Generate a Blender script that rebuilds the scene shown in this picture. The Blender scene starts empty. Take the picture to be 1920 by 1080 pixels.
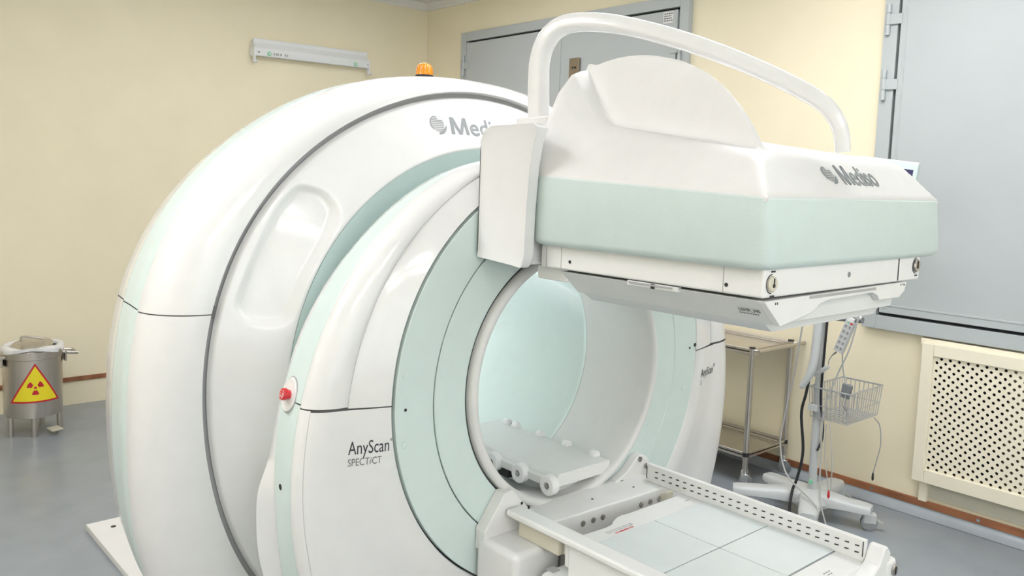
import bpy, bmesh, math, random
import numpy as np
from mathutils import Vector, Matrix
from mathutils.bvhtree import BVHTree
random.seed(4)
S = bpy.context.scene
COL = S.collection
PI = math.pi
# ------------------------------------------------------------------ camera
cam = bpy.data.cameras.new('camera'); cam_o = bpy.data.objects.new('camera', cam); COL.objects.link(cam_o)
FPX, CX0, CY0 = 1555.8135, 967.8047, 487.1566
cam.sensor_fit = 'HORIZONTAL'; cam.sensor_width = 36.0; cam.lens = FPX/1920*36
cam.shift_x = -(CX0-960)/1920; cam.shift_y = (CY0-540)/1920
cam.clip_start = .05; cam.clip_end = 60
RM = Matrix(((0.74902837,0.03918117,-0.66137836),(-0.66168407,0.09490313,-0.74375237),(0.03362579,0.99471515,0.09701070)))
cam_o.matrix_world = Matrix.Translation((0, 0, 1.7)) @ RM.to_4x4()
S.camera = cam_o
# ------------------------------------------------------------------ world, exposure
w = bpy.data.worlds.new('room_air'); S.world = w; w.use_nodes = True
w.node_tree.nodes['Background'].inputs[0].default_value = (.9, .95, 1, 1)
w.node_tree.nodes['Background'].inputs[1].default_value = .3
S.view_settings.view_transform = 'Standard'; S.view_settings.look = 'None'
S.view_settings.gamma = 1; S.view_settings.exposure = -0.08
LAMP = 11.0
WINDOW_FILL = 2.1
# ------------------------------------------------------------------ materials
def srgb(r, g, b):
    f = lambda c: (c/255/12.92) if c/255 <= .04045 else ((c/255+.055)/1.055)**2.4
    return (f(r), f(g), f(b), 1)
def mat(name, col, rough=.5, metal=0, noise=0, nscale=20, bump=0, bscale=300, coat=0, spec=.5, aniso=0, stretch=None):
    m = bpy.data.materials.new(name); m.use_nodes = True
    nt = m.node_tree; b = nt.nodes['Principled BSDF']
    b.inputs['Base Color'].default_value = col; b.inputs['Roughness'].default_value = rough
    b.inputs['Metallic'].default_value = metal; b.inputs['Coat Weight'].default_value = coat
    b.inputs['Coat Roughness'].default_value = .08
    b.inputs['Specular IOR Level'].default_value = spec
    tc = nt.nodes.new('ShaderNodeTexCoord'); mp = nt.nodes.new('ShaderNodeMapping')
    nt.links.new(tc.outputs['Object'], mp.inputs['Vector'])
    if stretch: mp.inputs['Scale'].default_value = stretch
    n = nt.nodes.new('ShaderNodeTexNoise'); n.inputs['Scale'].default_value = nscale; n.inputs['Detail'].default_value = 5
    nt.links.new(mp.outputs[0], n.inputs['Vector'])
    amt = noise if noise else .015
    r = nt.nodes.new('ShaderNodeValToRGB')
    lo = tuple(max(0, c*(1-amt)) for c in col[:3])+(1,); hi = tuple(min(1, c*(1+amt)) for c in col[:3])+(1,)
    r.color_ramp.elements[0].color = lo; r.color_ramp.elements[1].color = hi
    r.color_ramp.elements[0].position = .3; r.color_ramp.elements[1].position = .7
    nt.links.new(n.outputs['Fac'], r.inputs[0]); nt.links.new(r.outputs[0], b.inputs['Base Color'])
    if bump:
        n2 = nt.nodes.new('ShaderNodeTexNoise'); n2.inputs['Scale'].default_value = bscale; n2.inputs['Detail'].default_value = 3
        nt.links.new(mp.outputs[0], n2.inputs['Vector'])
        bp = nt.nodes.new('ShaderNodeBump'); bp.inputs['Strength'].default_value = bump; bp.inputs['Distance'].default_value = .002
        nt.links.new(n2.outputs['Fac'], bp.inputs['Height']); nt.links.new(bp.outputs[0], b.inputs['Normal'])
    return m
M = {}
M['white'] = mat('white_gloss_plastic', (.72, .72, .712, 1), .27, coat=.55)
M['white_tex'] = mat('white_grained_plastic', (.69, .685, .67, 1), .42, bump=.35, bscale=420)
M['white_flat'] = mat('white_painted_metal', (.745, .745, .73, 1), .4)
M['mint'] = mat('pale_mint_plastic', (.60, .70, .675, 1), .35, coat=.15)
M['mint_tex'] = mat('pale_mint_grained_plastic', (.585, .68, .655, 1), .45, bump=.3, bscale=420)
M['pad'] = mat('pale_grey_mint_pad', (.66, .71, .705, 1), .42)
M['tray'] = mat('light_grey_tray', (.68, .69, .68, 1), .45)
M['seal'] = mat('grey_rubber_seal', (.38, .38, .38, 1), .5)
M['joint'] = mat('shadowed_cover_joint', (.10, .10, .10, 1), .6)
M['rimseal'] = mat('black_rim_seal', (.05, .055, .055, 1), .6)
M['dark'] = mat('dark_gap', (.02, .02, .022, 1), .7)
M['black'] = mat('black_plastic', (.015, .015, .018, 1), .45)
M['ink'] = mat('dark_ink', (.03, .03, .04, 1), .6)
M['greyink'] = mat('grey_logo_ink', (.22, .24, .25, 1), .5)
M['greyink2'] = mat('thin_grey_ink', (.17, .17, .18, 1), .6)
M['redink'] = mat('red_ink', (.65, .05, .06, 1), .6)
M['red'] = mat('red_button_plastic', (.62, .02, .03, 1), .3, coat=.5)
M['wall'] = mat('cream_painted_wall', (.86, .785, .585, 1), .55, noise=.02, nscale=3, bump=.08, bscale=120)
M['cream'] = mat('cream_painted_wood', (.86, .80, .64, 1), .45)
M['ceil'] = mat('white_ceiling_paint', (.78, .77, .74, 1), .7)
M['floor'] = mat('grey_vinyl_floor', (.27, .30, .335, 1), .24, noise=.05, nscale=6, bump=.03, bscale=60)
M['cove'] = mat('grey_vinyl_cove', (.37, .41, .44, 1), .3, noise=.05, nscale=6)
M['wood'] = mat('brown_wood_strip', (.30, .12, .055, 1), .45, noise=.35, nscale=14, stretch=(1, .2, 1))
M['shutter'] = mat('grey_painted_steel', (.455, .49, .495, 1), .42, noise=.015, nscale=4)
M['steel'] = mat('brushed_stainless_steel', (.56, .53, .49, 1), .3, metal=1, noise=.06, nscale=40, stretch=(1, 1, .04))
M['chrome'] = mat('chrome', (.75, .75, .74, 1), .12, metal=1)
M['grey'] = mat('grey_plastic', (.20, .21, .22, 1), .45)
M['midgrey'] = mat('mid_grey_rubber', (.30, .31, .32, 1), .5)
M['cable'] = mat('light_grey_cable', (.42, .42, .41, 1), .5)
M['wire'] = mat('zinc_wire', (.50, .51, .51, 1), .3, metal=.5)
M['standw'] = mat('pale_grey_enamel', (.54, .56, .56, 1), .35)
M['bag'] = mat('white_plastic_bag', (.82, .82, .82, 1), .35)
M['yellow'] = mat('yellow_sign', (.80, .68, .02, 1), .45)
M['signred'] = mat('red_sign', (.50, .015, .03, 1), .45)
M['lamp'] = mat('white_lamp_enamel', (.80, .82, .83, 1), .35)
M['green'] = mat('green_button', (.25, .62, .38, 1), .4)
M['screen'] = mat('dark_blue_screen', (.02, .02, .09, 1), .15)
M['beige'] = mat('beige_plastic', (.60, .57, .46, 1), .45)
M['brownbeige'] = mat('dull_brown_radiator_paint', (.22, .19, .14, 1), .5)
M['brass'] = mat('brass_lock', (.30, .24, .17, 1), .35, metal=.6)
M['nickel'] = mat('nickel_knob', (.42, .40, .38, 1), .25, metal=.9)
M['amber'] = mat('amber_lens', (1.0, .36, .01, 1), .2, coat=.5)
am = M['amber'].node_tree.nodes['Principled BSDF']; am.inputs['Transmission Weight'].default_value = .25
def lit(name, k):
    em = bpy.data.materials.new(name); em.use_nodes = True
    eb = em.node_tree.nodes['Principled BSDF']; eb.inputs['Emission Color'].default_value = (.955, .945, .975, 1); eb.inputs['Emission Strength'].default_value = k
    return em
dm_ = bpy.data.materials.new('fill_light_pane'); dm_.use_nodes = True
db = dm_.node_tree.nodes['Principled BSDF']; db.inputs['Emission Color'].default_value = (.86, .95, 1, 1); db.inputs['Emission Strength'].default_value = WINDOW_FILL
M['fill_glow'] = dm_  # glow for the added windows behind the camera
# ------------------------------------------------------------------ helpers
class MB:
    def __init__(s): s.v = []; s.f = []
    def add(s, vs, fs):
        o = len(s.v); s.v += [tuple(v) for v in vs]; s.f += [tuple(i+o for i in f) for f in fs]; return s
    def box(s, x0, x1, y0, y1, z0, z1):
        v = [(x, y, z) for x in (x0, x1) for y in (y0, y1) for z in (z0, z1)]
        return s.add(v, [(0, 1, 3, 2), (4, 6, 7, 5), (0, 4, 5, 1), (2, 3, 7, 6), (0, 2, 6, 4), (1, 5, 7, 3)])
    def mbox(s, c, ax, ay, az):   # oriented box from centre and half axes
        c, ax, ay, az = map(Vector, (c, ax, ay, az))
        v = [c+i*ax+j*ay+k*az for i in (-1, 1) for j in (-1, 1) for k in (-1, 1)]
        return s.add(v, [(0, 1, 3, 2), (4, 6, 7, 5), (0, 4, 5, 1), (2, 3, 7, 6), (0, 2, 6, 4), (1, 5, 7, 3)])
    def tube(s, pts, r, n=10, cap=True, sx=None):
        pts = [Vector(p) for p in pts]; N = len(pts); rings = []
        rr = r if isinstance(r, (list, tuple)) else [r]*N
        up = None
        for i, p in enumerate(pts):
            t = (pts[min(i+1, N-1)]-pts[max(i-1, 0)]).normalized()
            if up is None:
                a = Vector((0, 0, 1)) if abs(t.z) < .9 else Vector((1, 0, 0)); up = (a-t*a.dot(t)).normalized()
            else: up = (up-t*up.dot(t)).normalized()
            sd = t.cross(up)
            for k in range(n):
                a = 2*PI*k/n; ca, sa = math.cos(a), math.sin(a)
                if sx: # superellipse, sx = (half in up, half in side) factors
                    e = .55; ca = math.copysign(abs(ca)**e, ca)*sx[0]; sa = math.copysign(abs(sa)**e, sa)*sx[1]
                rings.append(p+(up*ca+sd*sa)*rr[i])
        f = [(i*n+k, i*n+(k+1) % n, (i+1)*n+(k+1) % n, (i+1)*n+k) for i in range(N-1) for k in range(n)]
        if cap: f += [tuple(range(n))[::-1], tuple((N-1)*n+k for k in range(n))]
        return s.add(rings, f)
    def lathe(s, c, axis, prof, n=32, a0=0, a1=2*PI):  # prof: (radius, height along axis)
        axis = Vector(axis).normalized(); a = Vector((0, 0, 1)) if abs(axis.z) < .9 else Vector((1, 0, 0))
        u = (a-axis*a.dot(axis)).normalized(); v = axis.cross(u); c = Vector(c)
        vs = []
        for r, h in prof:
            for k in range(n):
                t = a0+(a1-a0)*k/n
                vs.append(c+axis*h+(u*math.cos(t)+v*math.sin(t))*r)
        f = [(i*n+k, i*n+(k+1) % n, (i+1)*n+(k+1) % n, (i+1)*n+k) for i in range(len(prof)-1) for k in range(n)]
        if prof[0][0] > 1e-5: f.append(tuple(range(n))[::-1])
        if prof[-1][0] > 1e-5: f.append(tuple((len(prof)-1)*n+k for k in range(n)))
        return s.add(vs, f)
    def prism(s, poly, d):  # poly 3-D points, extruded by vector d
        n = len(poly); d = Vector(d); a = [Vector(p) for p in poly]
        return s.add(a+[p+d for p in a], [tuple(range(n))[::-1], tuple(range(n, 2*n))]+[(i, (i+1) % n, n+(i+1) % n, n+i) for i in range(n)])
    def grid(s, rows, closed=False):
        R = len(rows); n = len(rows[0]); vs = [p for r in rows for p in r]
        return s.add(vs, [(i*n+k, i*n+(k+1) % n, (i+1)*n+(k+1) % n, (i+1)*n+k) for i in range(R-1) for k in range(n if closed else n-1)])
    def build(s, name, m, parent=None, bevel=0, seg=2, smooth=False, angle=35, weld=False, fixn=True):
        me = bpy.data.meshes.new(name); me.from_pydata(s.v, [], s.f)
        bm = bmesh.new(); bm.from_mesh(me)
        if weld: bmesh.ops.remove_doubles(bm, verts=bm.verts, dist=1e-5)
        if fixn: bmesh.ops.recalc_face_normals(bm, faces=bm.faces)
        bm.to_mesh(me); bm.free()
        me.materials.append(M[m] if isinstance(m, str) else m)
        o = bpy.data.objects.new(name, me); COL.objects.link(o)
        if parent: o.parent = parent; o.matrix_parent_inverse = Matrix.Identity(4); o.location = -WLOC(parent)
        if smooth or bevel:
            me.shade_smooth()
            me.set_sharp_from_angle(angle=math.radians(angle))
        if bevel:
            b = o.modifiers.new('soft_edges', 'BEVEL'); b.width = bevel; b.segments = seg; b.limit_method = 'ANGLE'; b.angle_limit = math.radians(35); b.harden_normals = True
        return o
def WLOC(o):
    v = Vector(o.location)
    while o.parent: o = o.parent; v += Vector(o.location)
    return v
def tag(o, label=None, cat=None, group=None, kind=None):
    if label: o['label'] = label
    if cat: o['category'] = cat
    if group: o['group'] = group
    if kind: o['kind'] = kind
    return o
def thing(name, loc, label, cat, group=None):
    o = bpy.data.objects.new(name, None); COL.objects.link(o); o.location = loc; o.empty_display_size = .1
    return tag(o, label, cat, group)
def struct(o): o['kind'] = 'structure'; return o
def copy_tree(o, parent=None, d=Vector((0, 0, 0))):
    c = o.copy(); COL.objects.link(c)
    if parent: c.parent = parent
    else: c.location = Vector(o.location)+d
    for ch in list(o.children): copy_tree(ch, c)
    return c
def smoothpts(pts, n=8):
    P = [Vector(p) for p in pts]; out = []
    for i in range(len(P)-1):
        p0, p1, p2, p3 = P[max(i-1, 0)], P[i], P[i+1], P[min(i+2, len(P)-1)]
        for k in range(n):
            t = k/n
            out.append(.5*((2*p1)+(-p0+p2)*t+(2*p0-5*p1+4*p2-p3)*t*t+(-p0+3*p1-3*p2+p3)*t**3))
    out.append(P[-1]); return out
def rrect(x0, x1, y0, y1, r, z, n=6):
    out = []
    for cx, cy, a in ((x1-r, y1-r, 0), (x0+r, y1-r, 90), (x0+r, y0+r, 180), (x1-r, y0+r, 270)):
        for k in range(n+1):
            t = math.radians(a+90*k/n); out.append((cx+r*math.cos(t), cy+r*math.sin(t), z))
    return out
def text_polys(s, size, bold=0, shear=0, spacing=1.0):
    cu = bpy.data.curves.new('lettering', 'FONT'); cu.body = s; cu.size = size; cu.offset = bold; cu.shear = shear; cu.space_character = spacing
    cu.resolution_u = 3
    o = bpy.data.objects.new('lettering', cu); COL.objects.link(o)
    dg = bpy.context.evaluated_depsgraph_get(); me = bpy.data.meshes.new_from_object(o.evaluated_get(dg))
    bm = bmesh.new(); bm.from_mesh(me); bmesh.ops.triangulate(bm, faces=bm.faces)
    v = [(p.co.x, p.co.y) for p in bm.verts]; f = [tuple(q.index for q in fc.verts) for fc in bm.faces]; bm.free()
    bpy.data.objects.remove(o); bpy.data.curves.remove(cu); bpy.data.meshes.remove(me)
    return v, f
def bvh_of(*objs):
    V = []; F = []
    for o in objs:
        b = len(V); off = WLOC(o); V += [v.co+off for v in o.data.vertices]; F += [tuple(i+b for i in p.vertices) for p in o.data.polygons]
    return BVHTree.FromPolygons(V, F)
def print_on(name, polys, org, ux, uy, d, bvh, m, parent, lift=.0012):
    """flat print laid on a surface: (u,v) on the plane org,ux,uy, dropped along d onto the surface"""
    mb = MB(); org, ux, uy, d = map(Vector, (org, ux, uy, d))
    for v, f in polys:
        out = []
        for a, b in v:
            p = org+ux*a+uy*b; h = bvh.ray_cast(p-d*.5, d, 2.0)
            q = h[0] if h[0] is not None else p
            out.append(q-d*lift)
        mb.add(out, f)
    return mb.build(name, m, parent, fixn=False)
# ================================================================== SETTING
Xw, Yw, Zc = 4.49, 6.374, 3.19
X0, Y0 = -2.2, -2.6
struct(MB().box(X0, Xw+.1, Y0, Yw+.1, -.1, 0).build('floor', 'floor'))
struct(MB().box(X0, Xw+.1, Y0, Yw+.1, Zc+.06, Zc+.16).build('ceiling', 'ceil'))
wl = struct(MB().box(X0, Xw+.1, Yw, Yw+.1, 0, Zc+.06).build('wall_left', 'wall'))
wr = struct(MB().box(Xw, Xw+.1, Y0, Yw, 0, Zc+.06).build('wall_right', 'wall'))
struct(MB().box(X0-.1, X0, Y0, Yw, 0, Zc+.06).build('wall_near', 'wall'))
wf = struct(MB().box(X0, Xw, Y0-.1, Y0, 0, Zc+.06).build('wall_front', 'wall'))
w3 = bpy.data.objects.new('added_window', None); COL.objects.link(w3); struct(w3)
for k in range(4):   # unseen glowing windows, added behind the camera as front fill light
    a = -1.7+k*1.5
    for q in ((a, a+.06, .85, 2.75), (a+1.34, a+1.4, .85, 2.75), (a+.06, a+1.34, .85, .91), (a+.06, a+1.34, 2.69, 2.75)):
        MB().box(q[0], q[1], Y0, Y0+.05, q[2], q[3]).build('frame', 'white_flat', w3)
    MB().box(a+.06, a+1.34, Y0+.002, Y0+.02, .91, 2.69).build('pane', 'fill_glow', w3)
def cornice(name, p0, p1, inward):
    prof = [(0, 0), (.012, .0), (.016, .012), (.045, .035), (.06, .05), (.06, .06), (0, .06)]
    mb = MB(); i = Vector(inward)
    rows = [[Vector(p)+i*a+Vector((0, 0, Zc+b)) for a, b in prof] for p in (p0, p1)]
    mb.grid(rows, closed=False)
    return struct(mb.build(name, 'ceil', smooth=True, angle=30))
cornice('trim_1', (X0, Yw, 0), (Xw, Yw, 0), (0, -1, 0)); cornice('trim_2', (Xw, Yw, 0), (Xw, Y0, 0), (-1, 0, 0))
# vinyl coved up the right wall, brown wooden strip on top
def cove(name, rows):
    return struct(MB().grid(rows).build(name, 'cove', smooth=True, angle=60))
prof = [(.075, .002)]+[(.075-.068*math.sin(t), .002+.04*(1-math.cos(t))) for t in [PI/2*k/8 for k in range(9)]]
cove('baseboard_right', [[(Xw-a, y, b) for a, b in prof] for y in np.linspace(Y0, Yw, 24)])
mb = MB(); mb.box(Xw-.013, Xw, Y0, Yw, .04, .078); struct(mb.build('trim_3', 'wood', bevel=.002))
mb = MB()
for y in np.arange(Y0+.2, Yw, .55): mb.lathe((Xw-.013, y, .06), (-1, 0, 0), [(.009, 0), (.009, .003), (0, .004)], 12)
struct(mb.build('trim_5', 'chrome', smooth=True))
struct(MB().box(X0, Xw, Yw-.013, Yw, .168, .2).build('trim_4', 'wood', bevel=.002))
# ---- steel shutters over the windows in the right wall
def box_part(name, m, parent, x0, x1, y0, y1, z0, z1, bevel=.003):
    return MB().box(x0, x1, y0, y1, z0, z1).build(name, m, parent, bevel=bevel)
def hinge(parent, y, z, h, side):
    hx = Xw-.055
    mb = MB()
    mb.lathe((hx, y, z-h/2), (0, 0, 1), [(.012, 0), (.012, h*.3), (.009, h*.31), (.009, h*.34), (.0125, h*.35), (.0125, h*.68), (.009, h*.69), (.009, h*.72), (.012, h*.73), (.012, h)], 14)
    o = mb.build('hinge', 'shutter', parent, smooth=True)
    MB().box(hx-.004, hx+.012, min(y, y+side*.075), max(y, y+side*.075), z-h*.17, z+h*.17).build('hinge_flap', 'shutter', o, bevel=.004)
def window_frame(parent, y0, y1, z0, z1, t):
    x0 = Xw-.045
    for a in ((y0, y0+t, z0, z1), (y1-t, y1, z0, z1), (y0+t, y1-t, z1-t, z1), (y0+t, y1-t, z0, z0+t)):
        box_part('frame', 'shutter', parent, x0, Xw, *a)
    box_part('rebate', 'dark', parent, Xw-.01, Xw-.002, y0+t*.5, y1-t*.5, z0+t*.5, z1-t*.5, 0)
w1 = bpy.data.objects.new('window_1', None); COL.objects.link(w1); struct(w1)
w1['label'] = 'window on the right closed by a big grey steel shutter above the grille'
window_frame(w1, .25, 2.112, .955, 2.93, .075)
lf = box_part('shutter_leaf', 'shutter', w1, Xw-.052, Xw-.012, .333, 2.020, 1.047, 2.84, .004)
box_part('shutter_edge', 'shutter', lf, Xw-.055, Xw-.05, 1.985, 1.995, 1.07, 2.83, .002)
box_part('shutter_edge', 'shutter', lf, Xw-.055, Xw-.05, .333, 1.995, 1.085, 1.096, .002)
for z, h in ((2.605, .16), (2.265, .16), (1.25, .16)): hinge(w1, 2.085, z, h, -1)
w2 = bpy.data.objects.new('window_2', None); COL.objects.link(w2); struct(w2)
w2['label'] = 'window closed by a double grey steel shutter in the far corner'
window_frame(w2, 3.4, 5.81, .955, 2.93, .075)
box_part('shutter_leaf', 'shutter', w2, Xw-.052, Xw-.012, 3.488, 4.583, 1.046, 2.838, .004)
box_part('shutter_leaf', 'shutter', w2, Xw-.052, Xw-.012, 4.600, 5.722, 1.046, 2.838, .004)
box_part('shutter_edge', 'shutter', w2, Xw-.06, Xw-.05, 4.56, 4.67, 1.05, 2.835, .002)
for z in (2.65, 1.3): hinge(w2, 5.755, z, .17, -1)
for z in (2.585, 1.3): hinge(w2, 3.455, z, .17, 1)
lk = box_part('lock_plate', 'brass', w2, Xw-.075, Xw-.06, 4.35, 4.45, 2.40, 2.6, .003)
for y in (4.385, 4.41): MB().lathe((Xw-.075, y, 2.53), (-1, 0, 0), [(.008, 0), (.008, .004), (0, .005)], 10).build('keyhole', 'black', lk)
st = box_part('printed_notice', 'white_flat', w2, Xw-.0565, Xw-.051, 3.52, 3.60, 2.755, 2.83, .0008)
mb = MB()
for k in range(4):
    y = 3.592
    while y > 3.53:
        l = random.uniform(.006, .016); mb.box(Xw-.0572, Xw-.0564, y-l, y, 2.768+k*.015, 2.776+k*.015); y -= l+.004
mb.build('notice_print', 'greyink2', st)
# ================================================================== CEILING LAMPS (above the picture)
LAMPS = [(x, y, 1.19) for x in (-1.4, -.5, .4) for y in (-2.0, -1.2)]+[(-1.4, 2.2, 1.85), (-1.4, 2.9, 1.85), (0, 2.2, 1.85), (0, 2.9, 1.85)]
LAMPS += [(3.2, -.8, .85), (3.3, 1.4, 1.7), (3.3, 2.1, 1.0), (2.5, 1.4, 1.7), (2.5, 2.1, 1.2), (2.5, 4.3, 1.5), (3.3, 4.5, 1.0), (.6, 5.2, .2), (2.1, 5.2, .25), (3.5, 5.2, .2)]  # several added only to brighten the right wall and far corner
def ceiling_lamp(x, y, k):
    od = ('first second third fourth fifth sixth seventh eighth ninth tenth eleventh twelfth thirteenth fourteenth fifteenth sixteenth seventeenth eighteenth nineteenth twentieth twenty-first twenty-second').split()
    n_ = sorted((q[1], q[0]) for q in LAMPS).index((y, x))
    t = thing('ceiling_lamp', (x, y, Zc+.06), 'square ceiling lamp panel, %s counted from the front wall behind the camera' % od[n_], 'lamp', 'ceiling lamp panels')
    L = .3
    for a in ((-L, -L+.02, -L, L), (L-.02, L, -L, L), (-L+.02, L-.02, -L, -L+.02), (-L+.02, L-.02, L-.02, L)):
        MB().box(x+a[0], x+a[1], y+a[2], y+a[3], Zc+.03, Zc+.06).build('lamp_frame', 'white_flat', t)
    MB().box(x-L+.02, x+L-.02, y-L+.02, y+L-.02, Zc+.036, Zc+.055).build('diffuser', lit('lit_lamp_panel', LAMP*k), t)
for x, y, k in LAMPS: ceiling_lamp(x, y, k)
# ================================================================== GANTRY
GX = 1.789
T = dict(
groove=[0.9753,0.9750,0.9749,0.9765,0.9784,0.9774,0.9707,0.9584,0.9438,0.9317,0.9260,0.9270,0.9299,0.9288,0.9217,0.9134,0.9094,0.9103,0.9115],
hoodF=[1.0400,1.0466,1.0628,1.0817,1.0986,1.1115,1.1169,1.1118,1.1011,1.0978,1.1121,1.1395,1.1633,1.1703,1.1621,1.1515,1.1487,1.1528,1.1556],
hoodS=[1.0480,1.0500,1.0510,1.0528,1.0589,1.0701,1.0801,1.0817,1.0760,1.0736,1.0845,1.1073,1.1283,1.1348,1.1269,1.1162,1.1129,1.1168,1.1197],
bandR=[0.7606,0.7720,0.7963,0.8155,0.8240,0.8289,0.8355,0.8424,0.8499,0.8622,0.8802,0.9006,0.9266,0.9709,1.0369,1.1039,1.1443,1.1536,1.1523],
ringsil=[0.7666,0.7710,0.7810,0.7903,0.7966,0.8051,0.8188,0.8324,0.8451,0.8688,0.9081,0.9442,0.9617,0.9799,1.0296,1.1006,1.1487,1.1557,1.1506],
bandL=[0.7659,0.7730,0.7856,0.7946,0.8036,0.8157,0.8277,0.8404,0.8541,0.8645,0.8772,0.9050,0.9445,0.9852,1.0361,1.1008,1.1486,1.1564,1.1506])
NA = 288
PH = [2*PI*k/NA for k in range(NA)]   # angle from the top, positive to the left
def tab(key):
    t = T[key]
    def f(ph):
        a = abs(math.degrees(math.remainder(ph, 2*PI)))/10; i = min(int(a), 17); u = a-i
        g = lambda j: t[abs(j)] if j <= 18 else t[36-j]
        p0, p1, p2, p3 = g(i-1), g(i), g(i+1), g(i+2)
        return .5*(2*p1+(p2-p0)*u+(2*p0-5*p1+4*p2-p3)*u*u+(-p0+3*p1-3*p2+p3)*u**3)
    return f
def cir(R, c):
    d = c-1.0
    return lambda ph: d*math.cos(ph)+math.sqrt(max(R*R-(d*math.sin(ph))**2, 1e-9))
def sstep(x, a, b):
    t = min(1, max(0, (x-a)/(b-a))); return t*t*(3-2*t)
def right_wide(f, k=.11):   # the ring's right flank stands a little wider
    def g(ph):
        a = math.degrees(math.remainder(ph, 2*PI))
        return f(ph)*(1+k*sstep(-a, 15, 65)*(1-sstep(-a, 140, 175)))
    return g
def section(f, Y): return [(GX-f(p)*math.sin(p), Y, 1.0+f(p)*math.cos(p)) for p in PH]
def mix(f, g, t): return lambda p: f(p)*(1-t)+g(p)*t
def cut(o, z, keep_above, gap=.0016):
    bm = bmesh.new(); bm.from_mesh(o.data); off = WLOC(o)
    zz = z-off.z+(gap if keep_above else -gap)
    bmesh.ops.bisect_plane(bm, geom=bm.verts[:]+bm.edges[:]+bm.faces[:], plane_co=(0, 0, zz), plane_no=(0, 0, 1), clear_inner=keep_above, clear_outer=not keep_above)
    bm.to_mesh(o.data); bm.free()
def loft(name, secs, m, parent, z0=None, z1=None, angle=50):
    mb = MB(); mb.grid(secs, closed=True); o = mb.build(name, m, parent, fixn=True)
    cut(o, .002, True, 0)
    if z0 is not None: cut(o, z0, True)
    if z1 is not None: cut(o, z1, False)
    o.data.shade_smooth(); o.data.set_sharp_from_angle(angle=math.radians(angle))
    if name.startswith('lower'): halves(o)
    return o
def halves(o, force=False):   # a lower cover that the floor cuts into a left and a right piece: two objects
    xs_ = [v.co.x+WLOC(o).x for v in o.data.vertices if v.co.z+WLOC(o).z < .01]
    if not force and xs_ and any(abs(x-GX) < .03 for x in xs_): return
    c = o.copy(); c.data = o.data.copy(); COL.objects.link(c)
    for q, keep in ((o, -1), (c, 1)):
        bm = bmesh.new(); bm.from_mesh(q.data)
        bmesh.ops.delete(bm, geom=[v for v in bm.verts if (v.co.x+WLOC(o).x-GX)*keep < 0], context='VERTS'); bm.to_mesh(q.data); bm.free()
G = thing('scanner_gantry', (GX, 2.3, 0), 'huge white ring-shaped hospital scanner with mint stripes filling the room', 'scanner')
fG, fF, fS = tab('groove'), tab('hoodF'), tab('hoodS')
def flared(f):   # the foot of the left flank swells out
    def g(ph):
        a = abs(math.degrees(math.remainder(ph, 2*PI))); return f(ph)+.018*(sstep(a, 91.5, 99)-.5)*math.exp(-((a-96)/13)**2)
    return g
fBR, fRS, fBL = right_wide(tab('bandR')), right_wide(flared(tab('ringsil'))), right_wide(tab('bandL'))
fMO, fCR = cir(.643, 1.104), right_wide(cir(.7485, 1.039), .05)
def hood_secs():
    s = [section(lambda p: fG(p)+.004, 2.262), section(lambda p: fG(p)+.006, 2.235)]
    for k in range(0, 13):
        t = PI/2*k/12
        s.append(section((lambda t: lambda p: fG(p)+.010+(fF(p)-fG(p)-.010)*math.sin(t))(t), 2.372-.146*math.cos(t)))
    return s
HS = 1.302; RS = 1.112
hs = hood_secs()
hu = loft('upper_hood_cover', hs, 'white', G, z0=HS); hl = loft('lower_hood_cover', hs, 'white', G, z1=HS)
bs = [section(lambda p: fF(p)-.003, 2.376), section(mix(fF, fS, .02), 2.380), section(mix(fF, fS, .35), 2.47), section(mix(fF, fS, .55), 2.555)]
loft('upper_hood_band', bs, 'mint', G, z0=HS+.004); loft('lower_hood_band', bs, 'mint', G, z1=HS+.004)
ms = [section(mix(fF, fS, .56), 2.557), section(fS, 2.655), section(lambda p: fS(p)-.015, 2.69), section(lambda p: fS(p)-.06, 2.73), section(lambda p: fS(p)*.5, 2.76)]
loft('upper_rear_cover', ms, 'white', G, z0=HS+.008); loft('lower_rear_cover', ms, 'white', G, z1=HS+.008)
def gasket(name, secs, z, h=.008):
    s2 = [[(GX+(x-GX)*.9945, y+.0025, 1+(zz-1)*.9945) for x, y, zz in r] for r in secs]
    mb = MB().grid(s2, closed=True); o = mb.build(name, 'joint', G); cut(o, z-h, True, 0); cut(o, z+h, False, 0); halves(o, True); return o
gasket('hood_seam', hs+bs+ms, HS+.004, .016)
loft('groove_seal', [section(lambda p: fG(p)+.016, 2.252), section(lambda p: fG(p)-.016, 2.252)], 'seal', G)
# rear front face with its moulded oval dimple
RC = cir(.7259, 1.0688)
oval = [(1.109, 1.657), (1.159, 1.661), (1.207, 1.636), (1.229, 1.581), (1.195, 1.503), (1.128, 1.396), (1.1, 1.335), (1.071, 1.275), (1.022, 1.26), (.967, 1.273), (.932, 1.317), (.944, 1.368), (.997, 1.492), (1.06, 1.604)]
oval = [(p.x, p.y) for p in smoothpts([(a, b, 0) for a, b in oval[-2:]+oval+oval[:2]], 4)[8:-8]]
def in_oval(x, z):   # signed distance to the dimple outline, negative inside
    n = len(oval); ins = False; dm = 9
    for i in range(n):
        (x1, z1), (x2, z2) = oval[i], oval[(i+1) % n]
        if (z1 > z) != (z2 > z) and x < (x2-x1)*(z-z1)/(z2-z1)+x1: ins = not ins
        dx, dz = x2-x1, z2-z1; t = max(0, min(1, ((x-x1)*dx+(z-z1)*dz)/(dx*dx+dz*dz)))
        dm = min(dm, math.hypot(x-x1-t*dx, z-z1-t*dz))
    return -dm if ins else dm
rows = []
NR = 46; NP = 720
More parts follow.
